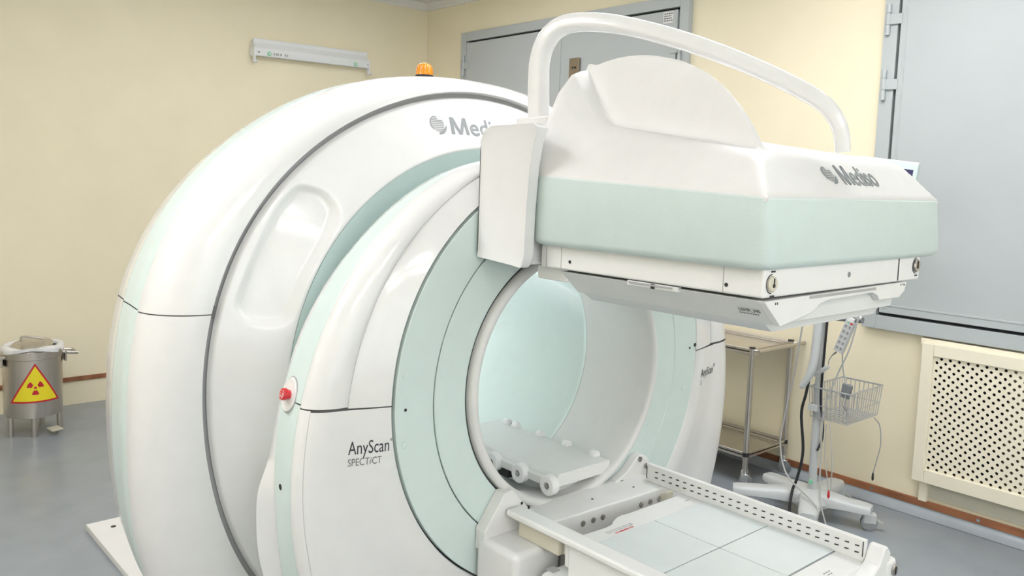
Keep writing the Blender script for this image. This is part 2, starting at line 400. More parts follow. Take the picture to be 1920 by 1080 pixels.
for i in range(NR+1):
    u = i/NR; row = []
    for k in range(NP):
        p = 2*PI*k/NP; r = RC(p)*(1-u)+(fG(p)-.008)*u
        x, z = GX-r*math.sin(p), 1+r*math.cos(p); y = 2.15+.082*u
        if u > .96: y += (u-.96)*.3
        if u < .03: y += (.03-u)*.15
        if .85 < x < 1.3 and 1.18 < z < 1.72:
            y += .017*(1-sstep(in_oval(x, z), -.026, .004))
        row.append((x, max(y, 0), z))
    rows.append(row)
ff = MB().grid(rows, closed=True).build('front_panel', 'white', G); cut(ff, .002, True, 0); ff.data.shade_smooth()
loft('mint_recess', [section(RC, 2.153), section(mix(RC, cir(.56, 1.09), .5), 2.21), section(cir(.56, 1.09), 2.26), section(cir(.5, 1.1), 2.262)], 'mint', G)
# front ring
cs = [section(cir(.636, 1.104), 1.775), section(cir(.639, 1.104), 1.752), section(fMO, 1.748), section(mix(fMO, fCR, .5), 1.766), section(mix(fMO, fCR, .97), 1.787), section(lambda p: fCR(p)-.0005, 1.7885), section(fCR, 1.7905)]
cu = loft('upper_ring_cover', cs, 'white', G, z0=RS, angle=25); 
ss = [section(fCR, 1.7905), section(lambda p: fCR(p)+.0012, 1.7878)]
for k in range(0, 13):
    t = PI/2*k/12
    ss.append(section((lambda t: lambda p: fCR(p)+.002+(fBR(p)-fCR(p)-.002)*math.sin(t))(t), 1.787+.062*(1-math.cos(t))))
su = loft('upper_ring_shoulder', ss, 'white', G, z0=RS+.004); 
cl = loft('lower_ring_cover', cs[:3]+[section(mix(fMO, fCR, .5), 1.764), section(mix(fMO, fCR, .9), 1.779)]+ss[3:11], 'white', G, z1=RS, angle=60)
sl = loft('lower_ring_shoulder', [[(GX+(x-GX)*1.0006, y+.0002, z) for x, y, z in r] for r in ss[10:]], 'white', G, z1=RS+.004)
rb = [section(lambda p: fBR(p)-.002, 1.852), section(mix(fBR, fBL, .05), 1.855), section(mix(fBR, fBL, .5), 1.9), section(fBL, 1.942)]
ru = loft('upper_ring_band', rb, 'mint', G, z0=RS+.012); rl = loft('lower_ring_band', rb, 'mint', G, z1=RS+.012)
rm = [section(lambda p: fBL(p)-.001, 1.944), section(fRS, 1.97), section(lambda p: fRS(p)-.01, 1.98), section(lambda p: fRS(p)-.06, 1.99)]
loft('upper_ring_edge', rm, 'white', G, z0=RS+.018); loft('lower_ring_edge', rm, 'white', G, z1=RS+.018)
loft('ring_side', [section(lambda p: fRS(p)-.055, 1.988), section(lambda p: max(.5, fRS(p)-.22), 2.26)], 'mint', G)
gasket('ring_seam', cs[2:]+ss[1:]+rb+rm, RS+.008, .016)
# mint annulus in two rings, bore rim, liner and tunnel
def ring(name, m, y, r0, r1, c0=1.104, e=.002):
    rows = [section(cir(r1, c0), y+.02), section(cir(r1, c0), y+e), section(cir(r1-e, c0), y), section(cir(r0+e, c0), y), section(cir(r0, c0), y+e), section(cir(r0, c0), y+.02)]
    return loft(name, rows, m, G, angle=30)
ring('outer_mint_ring', 'mint', 1.745, .5135, .633); ring('inner_mint_ring', 'mint', 1.743, .4075, .5105)
loft('mint_ring_backing', [section(cir(.65, 1.104), 1.772), section(cir(.39, 1.104), 1.772)], 'dark', G)
rows = []
for k in range(13):
    t = PI*k/12; rows.append(section(cir(.386+.014*math.cos(t), 1.103), 1.738-.016*math.sin(t)))
rows += [section(cir(.372, 1.103), 1.80), section(cir(.395, 1.1035), 1.90), section(cir(.42, 1.104), 2.076)]
loft('bore_liner', [section(cir(.40, 1.103), 1.775)]+rows, 'white_tex', G)
rows = [section(cir(.4085, 1.103), 1.752), section(cir(.4005, 1.103), 1.750)]
loft('bore_seal', rows, 'rimseal', G)
loft('tunnel', [section(cir(.424, 1.104), 2.08), section(cir(.445, 1.104), 2.12), section(cir(.445, 1.104), 2.98)], 'mint', G)
BORE = 30.0
if BORE: loft('bore_fill_light', [section(cir(.444, 1.104), 2.93), section(cir(.444, 1.104), 2.955)], lit('bore_fill_strip', BORE), G)  # hidden glowing ring added to brighten the bore, not a scanner part
loft('liner_joint', [section(cir(.4215, 1.104), 2.0785), section(cir(.45, 1.104), 2.0785)], 'seal', G)
# rear housing behind the hood, with its floor plate
mb = MB(); ys = [2.74, 4.0, 4.08]
outl = lambda ins: [(x, z) for x, z, _ in rrect(1.32+ins, 2.25-ins, .03, 1.57-ins, .35, 0, 10)]
rows = [[(x, y, z) for x, z in outl(i)] for y, i in ((2.74, 0), (2.9, 0), (2.98, .02), (3.0, .08))]
mb.grid(rows, closed=True); mb.build('rear_housing', 'white', G, smooth=True)
oo = outl(.08); ci = [(GX+.445*math.cos(math.atan2(z-1.104, x-GX)), 2.98, 1.104+.445*math.sin(math.atan2(z-1.104, x-GX))) for x, z in oo]
MB().grid([[(x, 3.0, z) for x, z in oo], ci], closed=True).build('rear_end_cover', 'white', G)
fp = MB().box(1.008, 2.5, 3.2, 4.09, .0, .03).build('floor_plate', 'white_flat', G, bevel=.003)
MB().lathe((1.10, 3.99, .03), (0, 0, 1), [(.012, 0), (.012, .001), (0, .001)], 12).build('floor_bolt', 'dark', fp)
# little screw caps on the mint rings
def caps(pts, r, m, name):
    for x, z in pts: MB().lathe((x, 1.7445, z), (0, -1, 0), [(r, 0), (r, .0008), (r*.7, .0014), (0, .0014)], 14).build(name, m, G, smooth=True)
caps([(1.187, 1.097), (2.385, 1.127)], .0042, 'dark', 'screw_hole')
caps([(1.187, 1.187), (1.187, 1.004), (2.383, 1.245), (2.36, .985)], .010, 'mint', 'screw_cap')
caps([(2.415, 1.135)], .007, 'dark', 'screw_hole')
# emergency button on the left flank
bv = bvh_of(ru, rl, su, sl)
d = Vector((.933, 1.88, 1.146-1.7)).normalized(); h = bv.ray_cast(Vector((0, 0, 1.7)), d, 5)
P, Nn = (h[0], h[1]) if h[0] is not None else (Vector((.93, 1.88, 1.14)), Vector((-1, -.2, 0)))
if Nn.dot(d) > 0: Nn = -Nn
def frame_of(n):
    u = Vector((0, 0, 1)); u = (u-n*u.dot(n)).normalized(); return u, n.cross(u)
uN, vN = frame_of(Nn)
def disc_el(mb, c, a, b, prof, n=36):
    rows = [[c+Nn*hh+(uN*math.cos(2*PI*k/n)*a+vN*math.sin(2*PI*k/n)*b)*s for k in range(n)] for s, hh in prof]
    mb.grid(rows, closed=True); mb.add(rows[-1], [tuple(range(n))]); return mb
bz = disc_el(MB(), P, .044, .030, [(1, -.006), (1, .003), (.95, .005), (.7, .004)]).build('emergency_stop', 'white_flat', G, smooth=True)
disc_el(MB(), P, .047, .033, [(1, -.006), (1, .001), (.9, .001)]).build('bezel_gap', 'seal', bz, smooth=True)
eb_ = disc_el(MB(), P, .0155, .0155, [(.8, .003), (.8, .013), (1, .014), (1, .021), (.9, .024), (.4, .0245), (.1, .0245)]).build('red_button', 'red', bz, smooth=True)
mb = MB()
for a0, a1, rr in ((20, 160, .0095), (200, 340, .0095), (60, 300, .005)):
    for k in range(8):
        t0 = math.radians(a0+(a1-a0)*k/8); t1 = math.radians(a0+(a1-a0)*(k+1)/8)
        q = [P+Nn*.0253+(uN*math.cos(t)+vN*math.sin(t))*r for t, r in ((t0, rr), (t1, rr), (t1, rr+.0018), (t0, rr+.0018))]
        mb.add(q, [(0, 1, 2, 3)])
mb.build('button_arrows', 'white_flat', bz)
# small dark screw low on the mint flank
h = bvh_of(rl).ray_cast(Vector((0, 0, 1.7)), Vector((0.4380, 0.9060, -0.3790)).normalized(), 5)
if h[0] is not None:
    n = -h[1] if h[1].dot(h[0]-Vector((0, 0, 1.7))) > 0 else h[1]
    MB().lathe(h[0], n, [(.008, -.002), (.008, .001), (0, .001)], 12).build('screw_hole', 'dark', G)
# white corner brackets on the ring beside the table
def plate(name, poly, y0, y1, m, parent, bevel=.004):
    return MB().prism([(x, y0, z) for x, z in poly], (0, y1-y0, 0)).build(name, m, parent, bevel=bevel)
plate('corner_bracket', [(2.145, .785), (2.17, .70), (1.80, .66), (1.80, .70), (1.93, .715), (2.04, .762), (2.085, .80), (2.11, .806)], 1.71, 1.743, 'white_flat', G)
plate('corner_bracket', [(1.43, .72), (1.50, .815), (1.53, .82), (1.60, .745), (1.70, .70), (1.80, .685), (1.80, .66), (1.43, .66)], 1.70, 1.743, 'white_flat', G)
for x, z in ((2.097, .791), (2.13, .762), (2.011, .73)):
    b_ = MB().lathe((x, 1.71, z), (0, -1, 0), [(.009, 0), (.009, .004), (.005, .004), (.005, .001), (0, .001)], 14).build('bolt', 'nickel', G, smooth=True)
for x, z in ((1.565, .772), (1.593, .752)):
    MB().lathe((x, 1.70, z), (0, -1, 0), [(.0045, 0), (.0045, .001), (0, .001)], 10).build('screw_hole', 'dark', G)
# lettering
def logo_polys(R, c):   # striped ball of radius R round c, with a crescent at its lower right
    polys = []
    for k in range(9):
        v0 = -R+2*R*k/9+R*.02; v1 = v0+2*R/9*(.42+.05*k/2)
        v1 = min(v1, R*.995)
        w0 = math.sqrt(max(0, R*R-v0*v0)); w1 = math.sqrt(max(0, R*R-v1*v1))
        a = .12*R*(k-4)
        polys.append(([(c[0]-w0, c[1]+v0), (c[0]+w0*(1 if k < 7 else .3), c[1]+v0), (c[0]+w1*(1 if k < 7 else .2), c[1]+v1), (c[0]-w1, c[1]+v1)], [(0, 1, 2, 3)]))
    n = 12; P1 = []; P2 = []
    for k in range(n+1):   # heavy left edge of the ball
        t = math.radians(110+120*k/n); P1.append((c[0]+R*math.cos(t), c[1]+R*math.sin(t))); P2.append((c[0]+R*.86*math.cos(t)-.0*R, c[1]+R*.9*math.sin(t)))
    polys.append((P1+P2, [(i, i+1, n+2+i, n+1+i) for i in range(n)]))
    P1 = []; P2 = []
    for k in range(n+1):   # crescent at lower right
        t = math.radians(-95+95*k/n)
        P1.append((c[0]+R*.12+R*1.18*math.cos(t), c[1]-R*.12+R*1.22*math.sin(t)))
        wd = .36*math.sin(PI*min(1, (k+2.2)/(n+2.2)))+.06
        P2.append((c[0]+R*.12+R*(1.18-wd)*math.cos(t), c[1]-R*.12+R*(1.22-wd)*math.sin(t)))
    polys.append((P1+P2, [(i, i+1, n+2+i, n+1+i) for i in range(n)]))
    return polys
def fit_text(s, width, height, bold=0):
    v, f = text_polys(s, 1.0, bold)
    x0 = min(p[0] for p in v); x1 = max(p[0] for p in v); y1 = max(p[1] for p in v)
    return [((a-x0)/(x1-x0)*width, b/y1*height) for a, b in v], f
def mediso(width, height):
    m = width*.275; st = m*.17
    q = lambda *p: ([(a*m, b*height) for a, b in p], [(0, 1, 2, 3)])
    out = [q((0, 0), (.17, 0), (.22, 1), (.05, 1)), q((.83, 0), (1, 0), (.95, 1), (.78, 1)), q((.05, 1), (.26, 1), (.59, 0), (.42, 0)), q((.42, 0), (.59, 0), (.95, 1), (.76, 1))]
    v, f = fit_text('ediso', width*.70, height, .014); out.append(([(a+width*.30, b) for a, b in v], f)); return out
bv_ff = bvh_of(ff)
print_on('lettering', mediso(.255, .056)+logo_polys(.026, (-.048, .031)), (1.640, 2.0, 1.838), (1, 0, 0), (0, 0, 1), (0, 1, 0), bv_ff, 'greyink', G)
bv_cl = bvh_of(*[o for o in G.children if o.name.startswith('lower_ring')])
v, f = fit_text('AnyScan', .101, .034)
r_, rf = text_polys('®', .018)
print_on('lettering', [(v, f), ([(a*.5+.1025, b*.6+.026) for a, b in r_], rf)], (1.042, 1.6, .996), (1, 0, 0), (0, 0, 1), (0, 1, 0), bv_cl, 'ink', G)
v, f = fit_text('SPECT/CT', .083, .019)
print_on('lettering', [(v, f)], (1.042, 1.6, .966), (1, 0, 0), (0, 0, 1), (0, 1, 0), bv_cl, 'greyink2', G)
v, f = fit_text('AnyScan', .108, .030)
print_on('lettering', [(v, f), ([(a+.11, b+.021) for a, b in r_], rf)], (2.482, 1.6, 1.004), (1, 0, 0), (0, 0, 1), (0, 1, 0), bv_cl, 'ink', G)
v, f = fit_text('S', .011, .017)
print_on('lettering', [(v, f)], (2.482, 1.6, .975), (1, 0, 0), (0, 0, 1), (0, 1, 0), bv_cl, 'greyink2', G)
# amber beacon on the hood top
bx, by = 1.836, 2.62; bz0 = 1+fS(0)+.022
bc = MB().lathe((bx, by, bz0-.02), (0, 0, 1), [(.034, 0), (.034, .026), (.030, .028)], 24).build('beacon', 'black', G, smooth=True)
prof = [(.0315, .026)]+[(.031-.004*k/4, .03+.028*k/4) for k in range(5)]+[(.025, .063), (.02, .068), (.012, .071), (0, .072)]
MB().lathe((bx, by, bz0-.02), (0, 0, 1), prof, 24).build('beacon_lens', 'amber', bc, smooth=True)
mb = MB()
for k in range(12):
    t = 2*PI*k/12; mb.tube([(bx+r*math.cos(t), by+r*math.sin(t), bz0-.02+hh) for r, hh in ((.0315, .03), (.028, .055), (.024, .064))], .0018, 6)
mb.build('beacon_ribs', 'amber', bc, smooth=True)
# ================================================================== DETECTOR HEAD
D = thing('detector_head', (1.85, 1.2, 1.53), 'white and mint detector head with domed top held before the scanner ring', 'detector')
XL, XR, YF, YB = 1.445, 2.255, .894, 1.575
zm = lambda y: 1.684+(y-YF)*.046
def smax(a, b, k): h_ = max(k-abs(a-b), 0)/k; return max(a, b)+h_*h_*k*.25
def smin(a, b, k): return -smax(-a, -b, k)
AR = [(-1, -3), (0, 1.722), (.026, 1.804), (.045, 1.851), (.083, 1.926), (.129, 1.977), (.161, 1.99), (.2, 1.998), (.3, 2.0), (2, 2.0)]
def arch(dx):
    for (a, za), (b, zb_) in zip(AR, AR[1:]):
        if a <= dx <= b: return za+(zb_-za)*(dx-a)/(b-a)
    return 2.0
def Hs(x, y):
    m_ = zm(y); shelf = 1.777+(y-.987)*.145
    base = smin(shelf, m_+(x-XL)*1.06, .022); base = smin(base, m_+(XR-x)*1.5, .02); base = smin(base, 1.684+(y-YF)*1.13, .02)
    dy = abs(y-1.43)
    dome = 1.576+math.sqrt(.458**2-min(dy, .45)**2)-max(0, x-1.63)*1.15
    dome = smin(dome, 1.80+(x-1.605)*7, .03); dome = smin(dome, 1.80+(2.09-x)*7, .03)
    z = smax(base, dome, .012+.073*sstep(y, 1.0, 1.16))
    rim = arch(min(x-XL, XR-x)); rim -= max(0, 1.565-y)*1.35
    return smax(z, rim, .05)
xs = sorted(set([round(v, 4) for v in list(np.linspace(XL, XR, 90))+list(np.linspace(1.56, 1.66, 26))+list(np.linspace(XL, XL+.06, 18))+list(np.linspace(2.03, 2.13, 12))]))
ys = sorted(set([round(v, 4) for v in list(np.linspace(YF, YB, 86))+list(np.linspace(1.42, 1.52, 26))]))
rows = [[(x, y, Hs(x, y)) for x in xs] for y in ys]
mb = MB().grid(rows)
edge = [rows[0][i] for i in range(len(xs))]
for line in (rows[0], rows[-1], [r[0] for r in rows], [r[-1] for r in rows]):
    mb.grid([line, [(x, y, min(z, zm(y)-.012)) for x, y, z in line]])
shell = mb.build('top_shell', 'white_tex', D, weld=True, smooth=True, angle=60)
def mint_out(ins, z):
    return [(x, y, z(y) if callable(z) else z) for x, y, _ in rrect(XL-.004+ins, XR+.004-ins, YF-.004+ins, YB-ins, .022, 0, 5)]
def mint_low(ins, z):
    return [(x, y, z) for x, y, _ in rrect(XL-.002+ins, 2.285-ins, .887+ins, YB-ins, .024, 0, 5)]
rows = [mint_out(.006, lambda y: zm(y)-.002), mint_out(0, lambda y: zm(y)-.007), mint_low(0, 1.552), mint_low(.004, 1.543), mint_low(.012, 1.536), mint_low(.024, 1.533), mint_low(.3, 1.533)]
MB().grid(rows, closed=True).build('mint_body', 'mint_tex', D, smooth=True, angle=40)
# lower housing
hsg = MB().box(1.472, 2.205, .905, 1.56, 1.476, 1.538).build('lower_housing', 'white_flat', D, bevel=.006, seg=3)
MB().box(2.0765, 2.0795, .9035, .91, 1.48, 1.536).build('seam', 'dark', hsg)
MB().box(1.4712, 1.476, 1.483, 1.4845, 1.478, 1.536).build('seam', 'seal', hsg)
MB().box(1.4712, 1.476, 1.0, 1.0015, 1.478, 1.536).build('seam', 'seal', hsg)
MB().box(1.4712, 1.476, 1.537, 1.5385, 1.478, 1.536).build('seam', 'seal', hsg)
for y, z in ((1.453, 1.498), (.993, 1.495)): MB().lathe((1.472, y, z), (-1, 0, 0), [(.0045, 0), (.0045, .001), (0, .001)], 12).build('screw', 'dark', hsg)
MB().lathe((1.825, .905, 1.508), (0, -1, 0), [(.0065, 0), (.0065, .001), (0, .001)], 12).build('screw', 'greyink', hsg)
for x, z in ((1.482+.018, 1.505), (2.178, 1.513)):
    dl = MB().lathe((x, .905, z), (0, -1, 0), [(.0165, 0), (.0165, .004), (.0145, .006), (.006, .006), (0, .006)], 28).build('round_lock', 'nickel' if x > 2 else 'beige', hsg, smooth=True)
    mb = MB().lathe((x, .899, z-.003), (0, -1, 0), [(.0045, 0), (.0045, .001), (0, .001)], 12).box(x-.0015, x+.0015, .8975, .8992, z-.002, z+.012)
    mb.build('lock_slot', 'black', dl)
    mb = MB()
    for k in range(13):
        t = math.radians(95+14*k); c_, s_ = math.cos(t), math.sin(t)
        mb.mbox((x+.0195*c_, .9043, z+.0195*s_), (-.002*s_, 0, .002*c_), (0, .0006, 0), (.0009*c_, 0, .0009*s_))
    for k in range(4):
        mb.box(x-.004+k*.004, x-.001+k*.004, .9037, .9049, z+.0235, z+.027); mb.box(x-.004+k*.004, x-.001+k*.004, .9037, .9049, z-.027, z-.0235)
    mb.build('lock_scale', 'ink', dl)
# collimator tray with undercut sides and a grip cut-out in front
tp = [(1.482, 1.474), (1.50, 1.440), (1.545, 1.413), (1.672, 1.440), (1.695, 1.449), (1.73, 1.456), (1.955, 1.459), (1.98, 1.452), (1.995, 1.437), (2.10, 1.436), (2.125, 1.45), (2.135, 1.474)]
fr_poly = [(1.478, 1.470), (1.545, 1.413), (1.665, 1.431), (1.685, 1.437), (1.70, 1.449), (1.735, 1.455), (1.95, 1.458), (1.975, 1.450), (1.99, 1.437), (2.095, 1.436), (2.125, 1.452), (2.133, 1.474)]
tr = MB().prism([(x, .905, z) for x, z in fr_poly], (0, .018, 0)).build('collimator_tray', 'white_flat', D, bevel=.002)
side = [(1.480, 1.470), (1.545, 1.413), (2.09, 1.413), (2.13, 1.470)]
MB().prism([(x, .923, z) for x, z in side], (0, .57, 0)).build('tray_body', 'tray', tr, bevel=.002)
MB().prism([(x, .945, z) for x, z in [(1.547, 1.413), (1.58, 1.392), (2.05, 1.392), (2.085, 1.413)]], (0, .53, 0)).build('tray_plate', 'tray', tr, bevel=.002)
MB().box(1.655, 1.965, .9042, .906, 1.4635, 1.470).build('grip_slot', 'seal', tr)
sh = MB().box(1.476, 1.49, 1.12, 1.268, 1.462, 1.474).build('side_catch', 'tray', tr, bevel=.002)
MB().box(1.473, 1.477, 1.135, 1.26, 1.468, 1.4715).build('catch_shadow_gap', 'seal', sh)
MB().box(1.474, 1.480, 1.185, 1.195, 1.462, 1.473).build('catch_pin', 'black', sh)
bv_t = bvh_of(bpy.data.objects['tray_body'])
v, f = fit_text('LEHR_HS', .052, .0105, .004)
un = Vector((.065, 0, -.057)).normalized()
print_on('lettering', [(v, f)], Vector((1.512, .985, 1.4385)), (0, -1, 0), -un, Vector((un.z*-1, 0, un.x)).normalized()*1.0, bv_t, 'ink', tr)
mb = MB()
for k in range(9):
    a = Vector((1.5145, .985-.0055*k, 1.436)); mb.mbox(a+Vector((-.001, -.002, -.0006)), (0, .0017, 0), un*.0011, un.cross(Vector((0, 1, 0)))*.0006)
mb.build('small_print', 'greyink2', tr)
mb = MB()
for x, z in ((1.52, 1.463), (1.527, 1.463), (2.10, 1.468), (2.112, 1.468), (2.12, 1.467)): mb.box(x-.0015, x+.0015, .9043, .9055, z-.0025, z+.0025)
mb.build('index_marks', 'ink', tr)
# rear step where the head meets the arm
MB().box(1.50, 2.1, 1.49, 1.60, 1.44, 1.476).build('slide_block', 'white_flat', D, bevel=.004)
# arm bracket to the ring
rows = []
for x, ins in ((1.408, .02), (1.402, .0), (1.434, 0), (1.438, .01)):
    pr = [(1.737, 1.487+ins), (1.60, 1.478+ins), (1.565, 1.474+ins), (1.556, 1.482+ins), (1.550, 1.50+ins), (1.548, 1.62), (1.540, 1.73), (1.528, 1.79), (1.512, 1.83-ins*.4), (1.53, 1.84-ins), (1.69, 1.838-ins), (1.722, 1.826-ins), (1.737, 1.797-ins)]
    rows.append([(x, y, z) for y, z in pr])
mb = MB().grid(rows, closed=True); mb.add(rows[0], [tuple(range(len(pr)))]); mb.add(rows[-1], [tuple(range(len(pr)))])
arm = mb.build('arm_bracket', 'white', D, weld=True, bevel=.014, seg=4)
MB().box(1.43, 2.2, 1.578, 1.735, 1.478, 1.80).build('arm_block', 'white', arm, bevel=.01, seg=3)
MB().box(1.525, 1.75, 1.61, 1.735, 1.79, 1.868).build('arm_top_plate', 'white_flat', arm, bevel=.006)
# curved cable guide over the dome
pa, pb = Vector((1.600, 1.72, 0)), Vector((1.826, .95, 0)); 
hoop = [(1.5991, 1.7229, 1.8558), (1.5979, 1.7272, 1.9619), (1.5981, 1.7265, 2.0276), (1.6032, 1.7090, 2.0804), (1.6142, 1.6715, 2.1154), (1.6313, 1.6135, 2.1255), (1.6604, 1.5141, 2.1142), (1.6947, 1.3972, 2.0831), (1.7273, 1.2862, 2.0447), (1.7621, 1.1678, 1.9949), (1.7915, 1.0676, 1.9447), (1.8110, 1.0012, 1.9048), (1.8206, 0.9685, 1.8714), (1.8259, 0.9504, 1.8349), (1.8281, 0.9428, 1.7865)]
hp = smoothpts(hoop, 8)
rr = [.027-.009*(i/(len(hp)-1)) for i in range(len(hp))]
MB().tube(hp, rr, 20, sx=(1.0, .95)).build('cable_guide_hoop', 'white', D, smooth=True, angle=60)
# logo on the sloping front
bv_s = bvh_of(shell)
nf = Vector((0, 1, -.885)).normalized(); upv = Vector((0, .885*.75, 1*.75)).normalized()
print_on('lettering', mediso(.172, .058)+logo_polys(.022, (-.047, .030)), Vector((1.806, .917, 1.713)), (1, 0, 0), (0, .662, .749), Vector((0, .749, -.662)), bv_s, 'greyink', D)
# ================================================================== PATIENT TABLE
TB = thing('patient_table', (1.83, 1.2, 0), 'white patient table with pale mint pad panels and a slotted right rail', 'table')
hump = [(1.58, 1.502), (1.70, 1.494), (1.728, 1.498), (1.75, 1.512), (1.775, 1.522), (1.80, 1.526), (1.83, 1.522), (2.078, 1.52)]
poly = hump+[(2.10, .93), (1.54, .93), (1.54, 1.502)]
MB().prism([(x, y, .70) for x, y in poly], (0, 0, .036)).build('table_top', 'white_flat', TB, bevel=.003)
MB().box(1.58, 2.078, 1.013, 1.437, .735, .7375).build('pad_joints', 'greyink', TB)
for (x0, x1) in ((1.58, 1.8375), (1.8415, 2.0765)):
    for (y0, y1) in ((1.0165, 1.2125), (1.2165, 1.4335)):
        MB().box(x0, x1, y0, y1, .7355, .7400).build('pad_panel', 'pad', TB, bevel=.0008)
rail = MB().box(2.0785, 2.096, .935, 1.665, .735, .794).build('slotted_rail', 'white_flat', TB, bevel=.003)
mb = MB()
for k in range(25):
    y = .955+k*.0278
    for z in (.757, .775):
        mb.mbox((2.0782, y, z), (.0006, 0, 0), (0, .0058, -.0006), (0, 0, .0017))
sl_ = mb.build('rail_slots', 'black', rail); sl_['kind'] = 'stuff'
MB().box(2.077, 2.0792, 1.6605, 1.663, .745, .785).build('rail_end_line', 'ink', rail)
MB().box(2.077, 2.0792, .938, .940, .75, .79).build('rail_end_line', 'ink', rail)
# near end cap with chamfer and a round lock
ec = MB().prism([(2.105, .79, ), (2.105, .60), (1.54, .60), (1.54, .735), (2.03, .735), (2.075, .75), (2.085, .792)] and [(x, .89, z) for x, z in [(2.135, .765), (2.135, .58), (1.50, .58), (1.50, .722), (2.02, .722), (2.075, .745), (2.10, .785), (2.115, .785)]], (0, .045, 0)).build('end_cap', 'white_flat', TB, bevel=.006, seg=3)
MB().box(1.60, 2.08, .8885, .8905, .68, .682).build('cap_seam', 'seal', ec)
cb = MB().box(2.11, 2.165, .885, .95, .66, .745).build('corner_block', 'white_flat', TB, bevel=.012, seg=3)
lk = MB().lathe((2.145, .885, .715), (0, -1, 0), [(.015, 0), (.015, .004), (.012, .006), (.005, .006), (0, .006)], 24).build('round_lock', 'nickel', cb, smooth=True)
MB().box(2.143, 2.147, .8775, .8795, .705, .726).build('lock_slot', 'black', lk)
# small unreadable print
mb = MB()
x = 1.69
while x < 1.765:
    wd = random.uniform(.0016, .0032); a = random.uniform(0, .003); mb.box(x, x+wd, 1.446+a, 1.4555-random.uniform(0, .003), .7362, .7364)
    if random.random() < .6: mb.box(x, x+.006, 1.4495, 1.4515, .7362, .7364)
    x += wd+random.uniform(.0012, .003)
mb.build('red_print', 'redink', TB)
mb = MB()
for r in range(2):
    x = 1.672
    while x < 1.775:
        l = random.uniform(.001, .004); mb.box(x, x+l, 1.460+.008*r, 1.4605+.008*r+random.uniform(.001, .003), .7362, .7364); x += l+random.uniform(.0012, .0035)
for x, y in ((2.04, 1.475), (2.05, 1.475), (1.93, .965), (1.942, .965), (1.954, .965), (1.935, .955), (1.947, .955)): mb.box(x, x+.007, y, y+.003, .7362, .7366)
mb.build('small_print', 'greyink2', TB)
# connection block towards the gantry
blk = MB().prism([(x, y, .64) for x, y in [(1.58, 1.612), (2.117, 1.588), (2.122, 1.69), (2.10, 1.74), (1.58, 1.74)]], (0, 0, .096)).build('connection_block', 'white_flat', TB, bevel=.006, seg=3)
MB().box(1.59, 2.11, 1.63, 1.735, .55, .639).build('block_base', 'white_flat', blk, bevel=.004)
MB().box(2.06, 2.118, 1.581, 1.60, .672, .718).build('beige_stop', 'beige', blk, bevel=.003)
for x in (1.723, 1.765, 1.804, 1.972, 2.014, 2.056):
    MB().lathe((x, 1.612-.0447*(x-1.58), .703), (0, -1, 0), [(.0085, 0), (.0085, .004), (.004, .005), (0, .003)], 16).build('socket_knob', 'nickel', blk, smooth=True)
for x, y in ((1.82, 1.66), (2.0, 1.65)): MB().lathe((x, y, .736), (0, 0, 1), [(.004, 0), (.004, .0008), (0, .0008)], 10).build('screw', 'ink', blk)
# left arm bar
bar = MB().box(1.499, 1.556, .90, 1.695, .752, .772).build('side_bar', 'white_flat', TB, bevel=.007, seg=3)
MB().box(1.52, 1.556, 1.50, 1.66, .70, .752).build('beige_spacer', 'beige', bar, bevel=.003)
MB().box(1.522, 1.54, 1.462, 1.478, .68, .752).build('bar_foot', 'white_flat', bar, bevel=.003)
MB().box(1.515, 1.56, .90, 1.46, .60, .75).build('side_panel', 'white_flat', TB, bevel=.006)
MB().box(1.427, 1.60, 1.565, 1.738, .02, .70).build('left_pedestal_cover', 'white', TB, bevel=.02, seg=5)
MB().box(1.48, 2.10, .95, 1.54, .10, .655).build('base_cover', 'white', TB, bevel=.025, seg=5)
MB().box(1.60, 2.05, 1.5, 1.73, .02, .66).build('base_link', 'seal', TB)
MB().box(1.50, 2.08, .98, 1.5, .0, .10).build('base_foot', 'white_flat', TB, bevel=.01)
MB().box(1.507, 1.535, 1.505, 1.532, .6545, .657).build('gap_patch', 'seal', TB)  # flat dark patch standing in for the shaded gap between the covers
# ================================================================== SUPPORT INSIDE THE BORE
SP = thing('pallet_support', (1.85, 1.95, .80), 'white narrow support plate with three white rollers inside the scanner bore', 'support')
MB().prism([(x, 1.74, z) for x, z in [(1.755, .803), (1.745, .79), (1.75, .762), (1.965, .762), (1.985, .785), (1.985, .803)]], (0, .56, 0)).build('support_plate', 'white_flat', SP, bevel=.004, seg=2)
MB().box(1.722, 1.75, 1.76, 2.3, .765, .79).build('roller_rail', 'white_flat', SP, bevel=.003)
for y in (1.745, 1.878, 2.008, 2.15):
    ro = MB().lathe((1.72, y, .777), (-1, 0, 0), [(.029, -.012), (.031, -.01), (.031, .012), (.028, .015), (.012, .016), (.010, .010), (0, .010)], 26).build('roller', 'bag', SP, smooth=True)
    MB().lathe((1.71, y, .777), (-1, 0, 0), [(.008, 0), (.008, .006), (.004, .007), (0, .007)], 14).build('axle', 'nickel', ro, smooth=True)
for y in (1.80, 1.93, 2.06, 2.19, 2.24):
    MB().lathe((1.975, y, .806), (0, 1, 0), [(.014, -.012), (.016, -.008), (.016, .008), (.014, .012)], 16).build('edge_clip', 'bag', SP, smooth=True)
MB().box(1.79, 1.93, 1.78, 2.33, .70, .765).build('support_foot', 'tray', SP, bevel=.006)
MB().box(1.73, 1.79, 1.95, 2.0, .735, .76).build('rail_bracket', 'dark', SP)
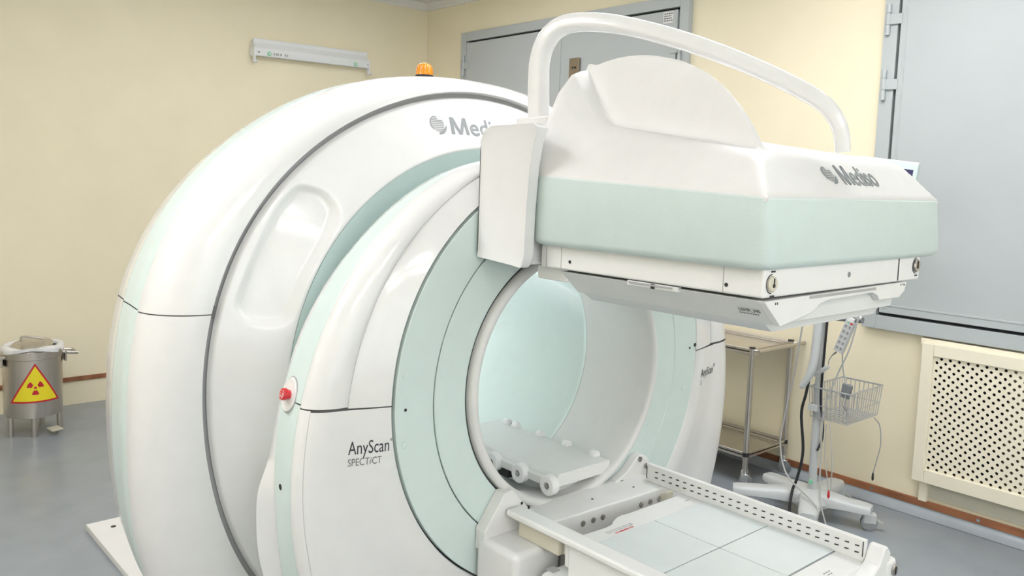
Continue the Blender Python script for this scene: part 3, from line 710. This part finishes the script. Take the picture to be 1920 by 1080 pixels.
# ================================================================== RADIATOR GRILLE
RG = thing('radiator_grille', (Xw, .5, .55), 'cream radiator cover with a perforated lattice panel under the grey shutter', 'grille')
gx = Xw-.07; gy1, gy0 = 1.772, -.35; gz0, gz1 = .19, .925
iy1, iy0, iz0, iz1 = 1.712, -.29, .262, .862
for a in ((iy1, gy1, gz0, gz1), (gy0, iy0, gz0, gz1), (iy0, iy1, iz1, gz1), (iy0, iy1, gz0, iz0)):
    MB().box(gx, Xw-.03, *a).build('grille_frame', 'cream', RG, bevel=.004)
MB().box(gx+.03, Xw, gy0-.05, gy1+.02, .905, .945).build('top_ledge', 'cream', RG, bevel=.004)
for a in ((gy1-.07, gy1-.03, .08, gz0+.02), (gy0+.03, gy0+.07, .08, gz0+.02)): MB().box(gx+.035, Xw, *a).build('side_leg', 'cream', RG)
MB().box(Xw-.012, Xw-.004, gy0+.03, gy1-.04, .10, .9).build('radiator_niche', 'beige', RG)
# perforated sheet: diagonal lattice of holes, real openings
q = .0215; mb = MB(); hx = gx+.016
V = {}; vs = []; fs = []
def vid(y, z):
    k = (round(y*1e5), round(z*1e5))
    if k not in V: V[k] = len(vs); vs.append((hx, y, z))
    return V[k]
ny = int((iy1-iy0)/q)+1; nz = int((iz1-iz0)/q)+1
for i in range(ny):
    for j in range(nz):
        y0 = iy0+i*q-.002; z0 = iz0+j*q-.002; y1, z1 = y0+q, z0+q
        if (i+j) % 2 == 0:
            c = (y0+q/2, z0+q/2); r = q*.40
            out = [(y0, z0), (c[0], z0), (y1, z0), (y1, c[1]), (y1, z1), (c[0], z1), (y0, z1), (y0, c[1])]
            inn = [(c[0]-r*.62, c[1]-r*.62), (c[0], c[1]-r), (c[0]+r*.62, c[1]-r*.62), (c[0]+r, c[1]), (c[0]+r*.62, c[1]+r*.62), (c[0], c[1]+r), (c[0]-r*.62, c[1]+r*.62), (c[0]-r, c[1])]
            a = [vid(*p) for p in out]; b = [vid(*p) for p in inn]
            for k in range(8): fs.append((a[k], a[(k+1) % 8], b[(k+1) % 8], b[k]))
        else:
            c = (y0+q/2, z0+q/2)
            fs.append(tuple(vid(*p) for p in [(y0, z0), (c[0], z0), (y1, z0), (y1, c[1]), (y1, z1), (c[0], z1), (y0, z1), (y0, c[1])]))
mb.add(vs, fs); pp = mb.build('perforated_panel', 'cream', RG)
so = pp.modifiers.new('sheet_thickness', 'SOLIDIFY'); so.thickness = .004; so.offset = 0
MB().box(Xw-.035, Xw-.015, iy0+.05, iy1-.35+.0, iz0+.02, iz1-.06).build('radiator', 'brownbeige', RG, bevel=.004)
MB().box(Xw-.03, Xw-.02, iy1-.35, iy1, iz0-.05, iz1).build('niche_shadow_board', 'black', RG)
# ================================================================== TROLLEY
TR = thing('steel_trolley', (4.22, 2.9, 0), 'stainless steel two-shelf instrument trolley on castors beside the cream wall', 'trolley')
tx0, tx1, ty0, ty1 = 4.03, 4.462, 2.52, 3.32
for x in (tx0+.012, tx1-.012):
    for y in (ty0+.012, ty1-.012):
        leg = MB().tube([(x, y, .095), (x, y, .805)], .0170, 16).build('leg', 'steel', TR, smooth=True)
        MB().lathe((x, y, .805), (0, 0, 1), [(.018, -.004), (.018, .003), (0, .004)], 14).build('leg_cap', 'black', leg)
        MB().lathe((x, y, .19), (0, 0, 1), [(.019, -.012), (.019, .012)], 14).build('leg_collar', 'black', leg)
        cs_ = thing_c = MB().lathe((x, y, .075), (0, 0, 1), [(.022, 0), (.022, .014), (.019, .03), (.0, .031)], 16).build('castor', 'chrome', TR, smooth=True)
        MB().lathe((x-.008, y-.014, .038), (1, .3, 0), [(.029, -.012), (.038, -.009), (.038, .009), (.029, .012)], 22).build('castor_wheel', 'grey', cs_, smooth=True)
        MB().mbox((x-.006, y-.008, .058), (.018, .005, 0), (-.005, .022, 0), (0, 0, .022)).build('castor_fork', 'chrome', cs_, bevel=.003)
def tray(z, name):
    t_ = MB().box(tx0, tx1, ty0, ty1, z-.006, z).build(name, 'steel', TR)
    for a in ((tx0, tx0+.008, ty0, ty1), (tx1-.008, tx1, ty0, ty1), (tx0, tx1, ty0, ty0+.008), (tx0, tx1, ty1-.008, ty1)):
        MB().box(*a, z-.022, z+.014).build('tray_rim', 'steel', t_, bevel=.003)
    for x in (tx1-.03, tx1-.075): MB().tube([(x, ty0+.02, z+.012), (x, ty1-.02, z+.012)], .004, 8).build('tray_rail', 'steel', t_, smooth=True)
tray(.785, 'top_tray'); tray(.19, 'bottom_tray')
MB().tube([(tx0-.03, ty0-.055, .797), (tx1+.024, ty0-.055, .797)], .011, 12).build('push_handle', 'steel', TR, smooth=True)
for x in (tx0+.01, tx1-.01): MB().tube([(x, ty0, .79), (x, ty0-.055, .797)], .008, 10).build('handle_arm', 'steel', TR, smooth=True)
# ================================================================== MONITOR STAND
MS = thing('monitor_stand', (3.95, 2.08, 0), 'pale grey five-legged rolling monitor stand with wire basket by the cream wall', 'stand')
px_, py_ = 3.965, 2.082
ends = [(3.745, 2.385), (4.04, 2.372), (4.262, 2.10), (4.035, 1.812), (3.70, 1.955)]
hubm = MB().lathe((px_, py_, .075), (0, 0, 1), [(.10, 0), (.105, .02), (.09, .05), (.05, .066), (.03, .068), (0, .068)], 30).build('base_hub', 'standw', MS, smooth=True)
for ex, ey in ends:
    dv = Vector((ex-px_, ey-py_, 0)); L = dv.length; dn = dv/L; sd = Vector((-dn.y, dn.x, 0))
    rows = []
    for s, wd, zt, zb_ in ((.0, .066, .15, .08), (.35, .056, .145, .085), (.62, .05, .134, .09), (.85, .048, .132, .09), (.97, .046, .130, .09), (1.06, .036, .126, .095)):
        c_ = Vector((px_, py_, 0))+dn*L*s
        rows.append([c_+sd*a*wd+Vector((0, 0, zb_+(zt-zb_)*b)) for a, b in ((-1, 0), (-1, .65), (-.8, .93), (-.5, 1), (.5, 1), (.8, .93), (1, .65), (1, 0))])
    mb = MB().grid(rows, closed=True); mb.add(rows[-1], [tuple(range(8))])
    al = mb.build('base_arm', 'standw', MS, weld=True, smooth=True, angle=50)
    cc = Vector((ex, ey, 0))-dn*.012
    MB().lathe(cc+Vector((0, 0, .078)), (0, 0, 1), [(.013, 0), (.013, .02)], 12).build('castor_pin', 'grey', al)
    wc = cc+Vector((.012, -.016, 0)); wx = Vector((.8, .6, 0)).normalized(); wy = Vector((-.6, .8, 0))
    ca_ = MB().mbox(wc+Vector((0, 0, .062)), wx*.022, wy*.032, Vector((0, 0, .026))).build('castor', 'standw', MS, bevel=.008, seg=3)
    MB().lathe(wc+Vector((0, 0, .040)), wx, [(.030, -.017), (.040, -.014), (.040, .014), (.030, .017)], 24).build('castor_wheel', 'midgrey', ca_, smooth=True)
    MB().mbox(wc+Vector((.025, -.04, .05)), wx*.014, Vector((.4, -.5, -.35))*.03, Vector((0, 0, .002))).build('brake_pedal', 'cable', ca_)
MB().tube([(px_, py_, .13), (px_, py_, 1.80)], .021, 16).build('pole', 'standw', MS, smooth=True)
MB().box(px_-.03, px_-.018, py_-.012, py_+.004, .18, .20).build('green_tag', 'green', MS)
hd = MB().tube(smoothpts([(3.955, 2.115, 1.14), (3.875, 2.0706, 1.0936), (3.875, 2.0637, 1.0295), (3.875, 2.0657, 0.9408), (3.875, 2.0706, 0.852), (3.875, 2.0854, 0.7732), (3.875, 2.1101, 0.7239), (3.875, 2.1298, 0.6864)], 6), [.021]*30+[.020, .0195, .019, .0185, .018, .018, .0175, .017, .017, .0165, .0165, .015, .011], 12).build('gooseneck_handle', 'standw', MS, smooth=True)
mb = MB()
for k in range(5): mb.box(3.850, 3.856, 2.055, 2.075, 1.06+k*.012, 1.064+k*.012)
mb.build('handle_grooves', 'ink', hd)
MB().tube([(3.94, 2.075, 1.058), (3.93, 1.862, 1.070)], .0145, 14).build('cross_bar', 'grey', MS, smooth=True)
MB().tube(smoothpts([(3.96, 2.07, 1.14), (3.95, 2.0, 1.12), (3.93, 1.92, 1.095), (3.93, 1.87, 1.075)], 6), .013, 12).build('curved_support', 'standw', MS, smooth=True)
mo = MB().mbox((4.0, 1.80, 1.80), (.012, -.018, 0), (-.13, -.13, 0), (0, 0, .095))
mo = MB().prism([(3.93, 1.652, 1.836), (3.93, 1.95, 1.87), (3.93, 1.95, 1.66), (3.93, 1.675, 1.66)], (.045, .012, 0)).build('monitor', 'mint', MS, bevel=.008, seg=3)
MB().prism([(3.929, 1.677, 1.803), (3.929, 1.93, 1.825), (3.929, 1.93, 1.69), (3.929, 1.69, 1.69)], (.003, 0, 0)).build('monitor_screen', 'screen', mo)
MB().box(3.955, 4.0, 1.83, 2.10, 1.72, 1.76).build('monitor_arm', 'standw', MS, bevel=.004)
# wire basket
bk = []
B = dict(x0=3.925, x1=4.275, y0=1.895, y1=2.115, zt=.692, zb=.533)
ins = .012
def loop(z, i): return [(B['x0']+i, B['y0']+i, z), (B['x1']-i, B['y0']+i, z), (B['x1']-i, B['y1']-i, z), (B['x0']+i, B['y1']-i, z), (B['x0']+i, B['y0']+i, z)]
bas = MB().tube(loop(B['zt'], 0), .0044, 8).build('basket_rim', 'wire', MS, smooth=True); bas['label'] = 'zinc wire basket'
mb = MB()
for k in range(14):
    x = B['x0']+(B['x1']-B['x0'])*k/13; xb = B['x0']+ins+(B['x1']-B['x0']-2*ins)*k/13
    mb.tube([(x, B['y0'], B['zt']), (xb, B['y0']+ins, B['zb']), (xb, B['y1']-ins, B['zb']), (x, B['y1'], B['zt'])], .0024, 6)
for k in range(10):
    y = B['y0']+(B['y1']-B['y0'])*k/9; yb = B['y0']+ins+(B['y1']-B['y0']-2*ins)*k/9
    mb.tube([(B['x0'], y, B['zt']), (B['x0']+ins, yb, B['zb']), (B['x1']-ins, yb, B['zb']), (B['x1'], y, B['zt'])], .0024, 6)
mb.tube(loop(.60, .007), .002, 6)
mb.build('basket_wires', 'wire', bas, smooth=True)
MB().box(3.915, 3.935, 2.06, 2.11, .57, .60).build('basket_bracket', 'standw', bas)
# power strip hanging on the bar
PS = thing('power_strip', (3.93, 1.94, .98), 'long light grey power strip hanging from the cross bar of the monitor stand', 'power strip')
a = Vector((3.925, 1.915, 1.062)); b = Vector((3.925, 1.971, .898)); ax = (b-a); c = (a+b)/2; sd = Vector((0, ax.z, -ax.y)).normalized()
if sd.y > 0: sd = -sd
bd = MB().mbox(c, ax/2, sd*.024, Vector((.014, 0, 0))).build('strip_body', 'standw', PS, bevel=.003)
MB().mbox(a-ax*.02, ax.normalized()*.012, sd*.018, Vector((.018, 0, 0))).build('strip_hook', 'white_flat', PS, bevel=.004)
axn = ax.normalized()
for k in range(5):
    for s_ in (-1, 1):
        ce = a+ax*(.2+.17*k)+sd*.0105*s_+Vector((-.0143, 0, 0))
        so_ = MB().mbox(ce, axn*.0085, sd*.008, Vector((.001, 0, 0))).build('socket', 'cable', PS)
        mb = MB()
        for u, v_ in ((-.35, -.3), (-.35, .3), (.4, 0)): mb.mbox(ce+axn*.0085*u+sd*.008*v_+Vector((-.0012, 0, 0)), axn*.0022, sd*.0011, Vector((.0004, 0, 0)))
        mb.build('socket_holes', 'black', so_)
MB().mbox(a+ax*.07+sd*.012+Vector((-.0145, 0, 0)), axn*.005, sd*.005, Vector((.002, 0, 0))).build('rocker_switch', 'red', PS)
MB().mbox(a+ax*.07-sd*.006+Vector((-.0145, 0, 0)), axn*.004, sd*.004, Vector((.002, 0, 0))).build('pilot_light', 'green', PS)
co = b+axn*.01-sd*.01
coil = [co, co+Vector((0, .02, -.02)), co+Vector((0, .05, -.06))]
MB().tube(coil[:2], [.005, .003], 8).build('cord_relief', 'grey', PS, smooth=True)
p0 = Vector((3.925, 2.02, .812)); p1 = Vector((3.925, 2.09, .752)); pts = []
dv = (p1-p0); dn = dv.normalized(); e1 = Vector((1, 0, 0)); e2 = dn.cross(e1)
for k in range(161):
    t = 2*PI*14*k/160; pts.append(p0+dv*k/160+(e1*math.cos(t)+e2*math.sin(t))*.0085)
MB().tube(smoothpts([co+Vector((0, .02, -.02)), co+Vector((0, .035, -.05)), p0+Vector((0, 0, .0085))], 5), .002, 6).build('cord', 'grey', PS, smooth=True)
MB().tube(pts, .0028, 6).build('coiled_cord', 'standw', PS, smooth=True)
# cables
def cable(name, label, pts, r, m, n=8):
    o = MB().tube(smoothpts(pts, 8), r, n).build(name, m, smooth=True); return tag(o, label, 'cable')
cable('black_cable', 'thick black cable running down in front of the monitor stand pole', [(3.93, 2.08, 1.16), (3.912, 2.085, 1.0), (3.905, 2.095, .82), (3.89, 2.11, .66), (3.885, 2.125, .55), (3.88, 2.10, .36), (3.87, 2.115, .22), (3.845, 2.125, .15), (3.805, 2.11, .06), (3.79, 2.08, .008)], .0075, 'black')
cable('black_cable', 'black cable looping out behind the monitor stand pole', [(3.95, 2.05, 1.16), (3.945, 2.055, .9), (3.95, 2.06, .64), (3.965, 2.048, .52), (3.97, 2.048, .42), (3.945, 2.058, .36)], .006, 'black')
cable('grey_cable', 'pale grey cable hanging left of the monitor stand and crossing its base', [(3.90, 2.13, 1.14), (3.90, 2.16, 1.0), (3.90, 2.185, .78), (3.90, 2.225, .52), (3.89, 2.235, .36), (3.86, 2.17, .22), (3.80, 2.0, .155), (3.76, 1.935, .128), (3.735, 1.945, .07), (3.70, 1.95, .005)], .0045, 'cable')
cable('grey_cable', 'grey cable falling straight through the wire basket to the floor', [(3.90, 1.868, 1.10), (3.905, 1.905, .93), (3.91, 1.955, .80), (3.91, 2.0, .66), (3.91, 2.02, .53), (3.905, 2.015, .35), (3.87, 1.985, .15), (3.83, 1.92, .03), (3.81, 1.89, .005)], .0042, 'cable')
cable('looped_cable', 'thin grey cable loop ending in a red plug above the stand base', [(3.91, 2.0, .52), (3.905, 1.995, .38), (3.90, 1.965, .22), (3.898, 1.958, .165), (3.902, 1.95, .22), (3.908, 1.955, .34), (3.915, 1.985, .53)], .0026, 'cable')
rp = MB().lathe((3.90, 1.957, .150), (0, 0, 1), [(.003, 0), (.007, .008), (.006, .035), (.002, .042)], 10).build('red_plug', 'red', bpy.data.objects['looped_cable'], smooth=True)
pc = tag(MB().tube(smoothpts([(4.15, 1.87, .545), (4.12, 1.825, .52), (4.09, 1.80, .44), (4.06, 1.80, .36), (4.03, 1.80, .30)], 8), .0024, 8).build('sensor_cable', 'grey', smooth=True), 'thin dark grey cable hanging from the basket with a small black plug', 'cable')
MB().lathe((4.03, 1.80, .262), (0, 0, 1), [(.003, 0), (.006, .008), (.005, .03), (.002, .042)], 10).build('plug', 'black', pc, smooth=True)
# adapter plug hanging into the basket
AD = tag(MB().mbox((3.955, 1.93, .70), Vector((.012, 0, 0)), Vector((0, .024, .004)), Vector((0, -.006, .036))).build('cable_connector', 'grey', bevel=.006, seg=2), 'dark grey flat connector block hanging over the wire basket', 'connector')
MB().tube(smoothpts([(3.955, 1.935, .735), (3.945, 1.95, .80), (3.935, 1.955, .88), (3.935, 1.955, .93)], 5), [.008]+[.0035]*15, 8).build('connector_cord', 'cable', AD, smooth=True)
for k in range(4): MB().tube(smoothpts([(3.955, 1.918+.008*k, .665), (3.957, 1.92+.008*k, .62), (3.97+.02*k, 1.93+.005*k, .565), (4.02+.02*k, 1.95, .545)], 5), .002, 6).build('connector_lead', 'cable', AD, smooth=True)
# ================================================================== WALL LAMP FIXTURE
WF = thing('wall_lamp', (3.32, Yw, 2.62), 'white bare batten lamp fixture with two green buttons high on the left wall', 'lamp')
prof = [(0, 2.60), (-.078, 2.594), (-.082, 2.60), (-.082, 2.655), (-.05, 2.70), (-.055, 2.728), (-.05, 2.732), (0, 2.70)]
rows = [[(x, Yw+a, z+(x-3.3)*.012) for a, z in prof] for x in (2.81, 3.83)]
mb = MB().grid(rows, closed=True); mb.add(rows[0], [tuple(range(8))]); mb.add(rows[1], [tuple(range(8))])
mb.build('lamp_body', 'lamp', WF, weld=True, bevel=.003)
for x, dz in ((2.80, -.006), (3.825, .006)):
    e_ = MB().prism([(x, Yw-a, z+dz) for a, z in ((.002, 2.68), (.085, 2.66), (.085, 2.545), (.06, 2.535), (.05, 2.585), (.002, 2.6))], (.014, 0, 0)).build('end_plate', 'lamp', WF, bevel=.002)
    MB().lathe((x+.02, Yw-.07, 2.555+dz), (1, 0, 0), [(.012, -.012), (.012, .012), (0, .013)], 14).build('lamp_holder', 'tray', e_, smooth=True)
for x, z in ((2.925, 2.613), (3.70, 2.622)):
    g_ = MB().lathe((x, Yw-.082, z), (0, -1, 0), [(.017, 0), (.017, .005), (.012, .008), (0, .008)], 20).build('green_button', 'green', WF, smooth=True)
    MB().lathe((x+.004, Yw-.0905, z+.001), (0, -1, 0), [(.008, 0), (.0, .001)], 14).build('button_centre', 'white_flat', g_)
mb = MB()
for x in (2.845, 2.80+.035): mb.box(x-.003, x+.003, Yw-.0835, Yw-.081, 2.612, 2.622)
mb.box(3.815, 3.82, Yw-.0835, Yw-.081, 2.625, 2.635)
mb.build('lamp_screws', 'ink', WF)
mb = MB()
for k, wd in enumerate((.012, .016, .008, .014, .0, .012, .01)):
    if wd: mb.box(2.96+k*.019, 2.96+k*.019+wd, Yw-.0832, Yw-.0815, 2.605+k*.0004, 2.625)
mb.build('lamp_print', 'cable', WF)
# ================================================================== WASTE BIN
cx, cy, R_ = 1.155, 5.87, .172
BN = thing('waste_bin', (cx, cy, 0), 'round stainless steel pedal bin with a yellow radiation triangle beside the cream wall', 'bin')
MB().lathe((cx, cy, .12), (0, 0, 1), [(R_-.012, 0), (R_-.008, .002), (R_-.004, .36), (R_-.004, .40)], 48).build('bin_body', 'steel', BN, smooth=True)
MB().lathe((cx, cy, .485), (0, 0, 1), [(R_-.003, 0), (R_+.001, .003), (R_+.001, .05), (R_-.004, .055), (R_-.02, .055)], 48).build('bin_collar', 'steel', BN, smooth=True)
for a in (-100, -20, 60, 140, 200):
    t = math.radians(a); MB().lathe((cx+.145*math.cos(t), cy+.145*math.sin(t), 0), (0, 0, 1), [(.017, 0), (.017, .13)], 16).build('leg', 'steel', BN, smooth=True)
rows = []
for i, (r0, z0) in enumerate(((R_+.003, .515), (R_+.007, .535), (R_+.004, .553), (R_-.015, .562), (R_-.035, .556), (R_-.04, .54))):
    row = []
    for k in range(60):
        t = 2*PI*k/60; wob = .005*math.sin(5*t+1)+.004*math.sin(11*t)+random.uniform(-.001, .001)
        dz = (-.022*math.sin(t*1.0+.3)+.008*math.sin(3*t+.5)) if i < 2 else .006*math.sin(4*t)
        row.append((cx+(r0+wob)*math.cos(t), cy+(r0+wob)*math.sin(t), z0+dz))
    rows.append(row)
MB().grid(rows, closed=True).build('bag_liner', 'bag', BN, smooth=True, angle=80)
ld = MB().lathe((0, 0, 0), (0, 0, 1), [(.0, .0), (.115, .0), (.12, .004), (.112, .012), (.0, .022)], 40)
mt = Matrix.Translation((cx, cy-.005, .556)) @ Matrix.Rotation(math.radians(7), 4, 'X') @ Matrix.Rotation(math.radians(-5), 4, 'Y')
ld.v = [tuple(mt @ Vector(v)) for v in ld.v]; ld = ld.build('bin_lid', 'steel', BN, smooth=True)
MB().tube(smoothpts([(cx-.06, cy, .585), (cx-.06, cy-.01, .61), (cx-.03, cy-.02, .615), (cx+.06, cy-.03, .592)], 4), .007, 10).build('lid_handle', 'steel', ld, smooth=True)
for sg in (1, -1):
    MB().tube([(cx+sg*(R_-.01), cy-.05, .50), (cx+sg*(R_+.07), cy-.06, .49), (cx+sg*(R_+.07), cy+.05, .49), (cx+sg*(R_-.01), cy+.05, .50)], .011, 10).build('side_handle', 'steel', BN, smooth=True)
    MB().box(cx+sg*(R_+.0), cx+sg*(R_+.012), cy-.065, cy+.065, .44, .51).build('handle_plate', 'steel', BN, bevel=.004)
MB().mbox((cx+.09, cy-.135, .03), (.035, .01, 0), (-.008, .05, 0), (0, -.004, .005)).build('pedal', 'beige', BN, bevel=.003)
def on_bin(a, z, rr): t = math.radians(a); return (cx+rr*math.cos(t), cy+rr*math.sin(t), z)
def curved(poly, rr):
    """bend a sign given as (arc length, height) polygon rows onto the bin"""
    v = []
    for s, z in poly: v.append(on_bin(-105+8+math.degrees(s/R_), z, rr))
    return v
def tri_mesh(h0, h1, half, rr, n=14, ncol=14):
    rows = []
    for i in range(n+1):
        u = i/n; z = h0+(h1-h0)*u; hw = half*(1-u)
        rows.append(curved([(hw*(2*k/ncol-1), z) for k in range(ncol+1)], rr))
    return MB().grid(rows)
sg = tri_mesh(.222, .470, .148, R_+.0010).build('radiation_sign', 'signred', BN, fixn=False)
tri_mesh(.233, .452, .128, R_+.0018).build('sign_field', 'yellow', sg, fixn=False)
mb = MB(); zc_ = .318
for a in (90+180, 30, 150):
    P1 = []; P2 = []
    for k in range(7):
        t = math.radians(a-27+54*k/6); P1.append((.018*math.cos(t), zc_+.018*math.sin(t))); P2.append((.046*math.cos(t), zc_+.046*math.sin(t)))
    mb.add(curved(P1+P2, R_+.0028), [(i, i+1, 8+i, 7+i) for i in range(6)])
mb.add(curved([(.008*math.cos(2*PI*k/10), zc_+.008*math.sin(2*PI*k/10)) for k in range(10)], R_+.0028), [tuple(range(10))])
mb.build('radiation_trefoil', 'signred', sg, fixn=False)
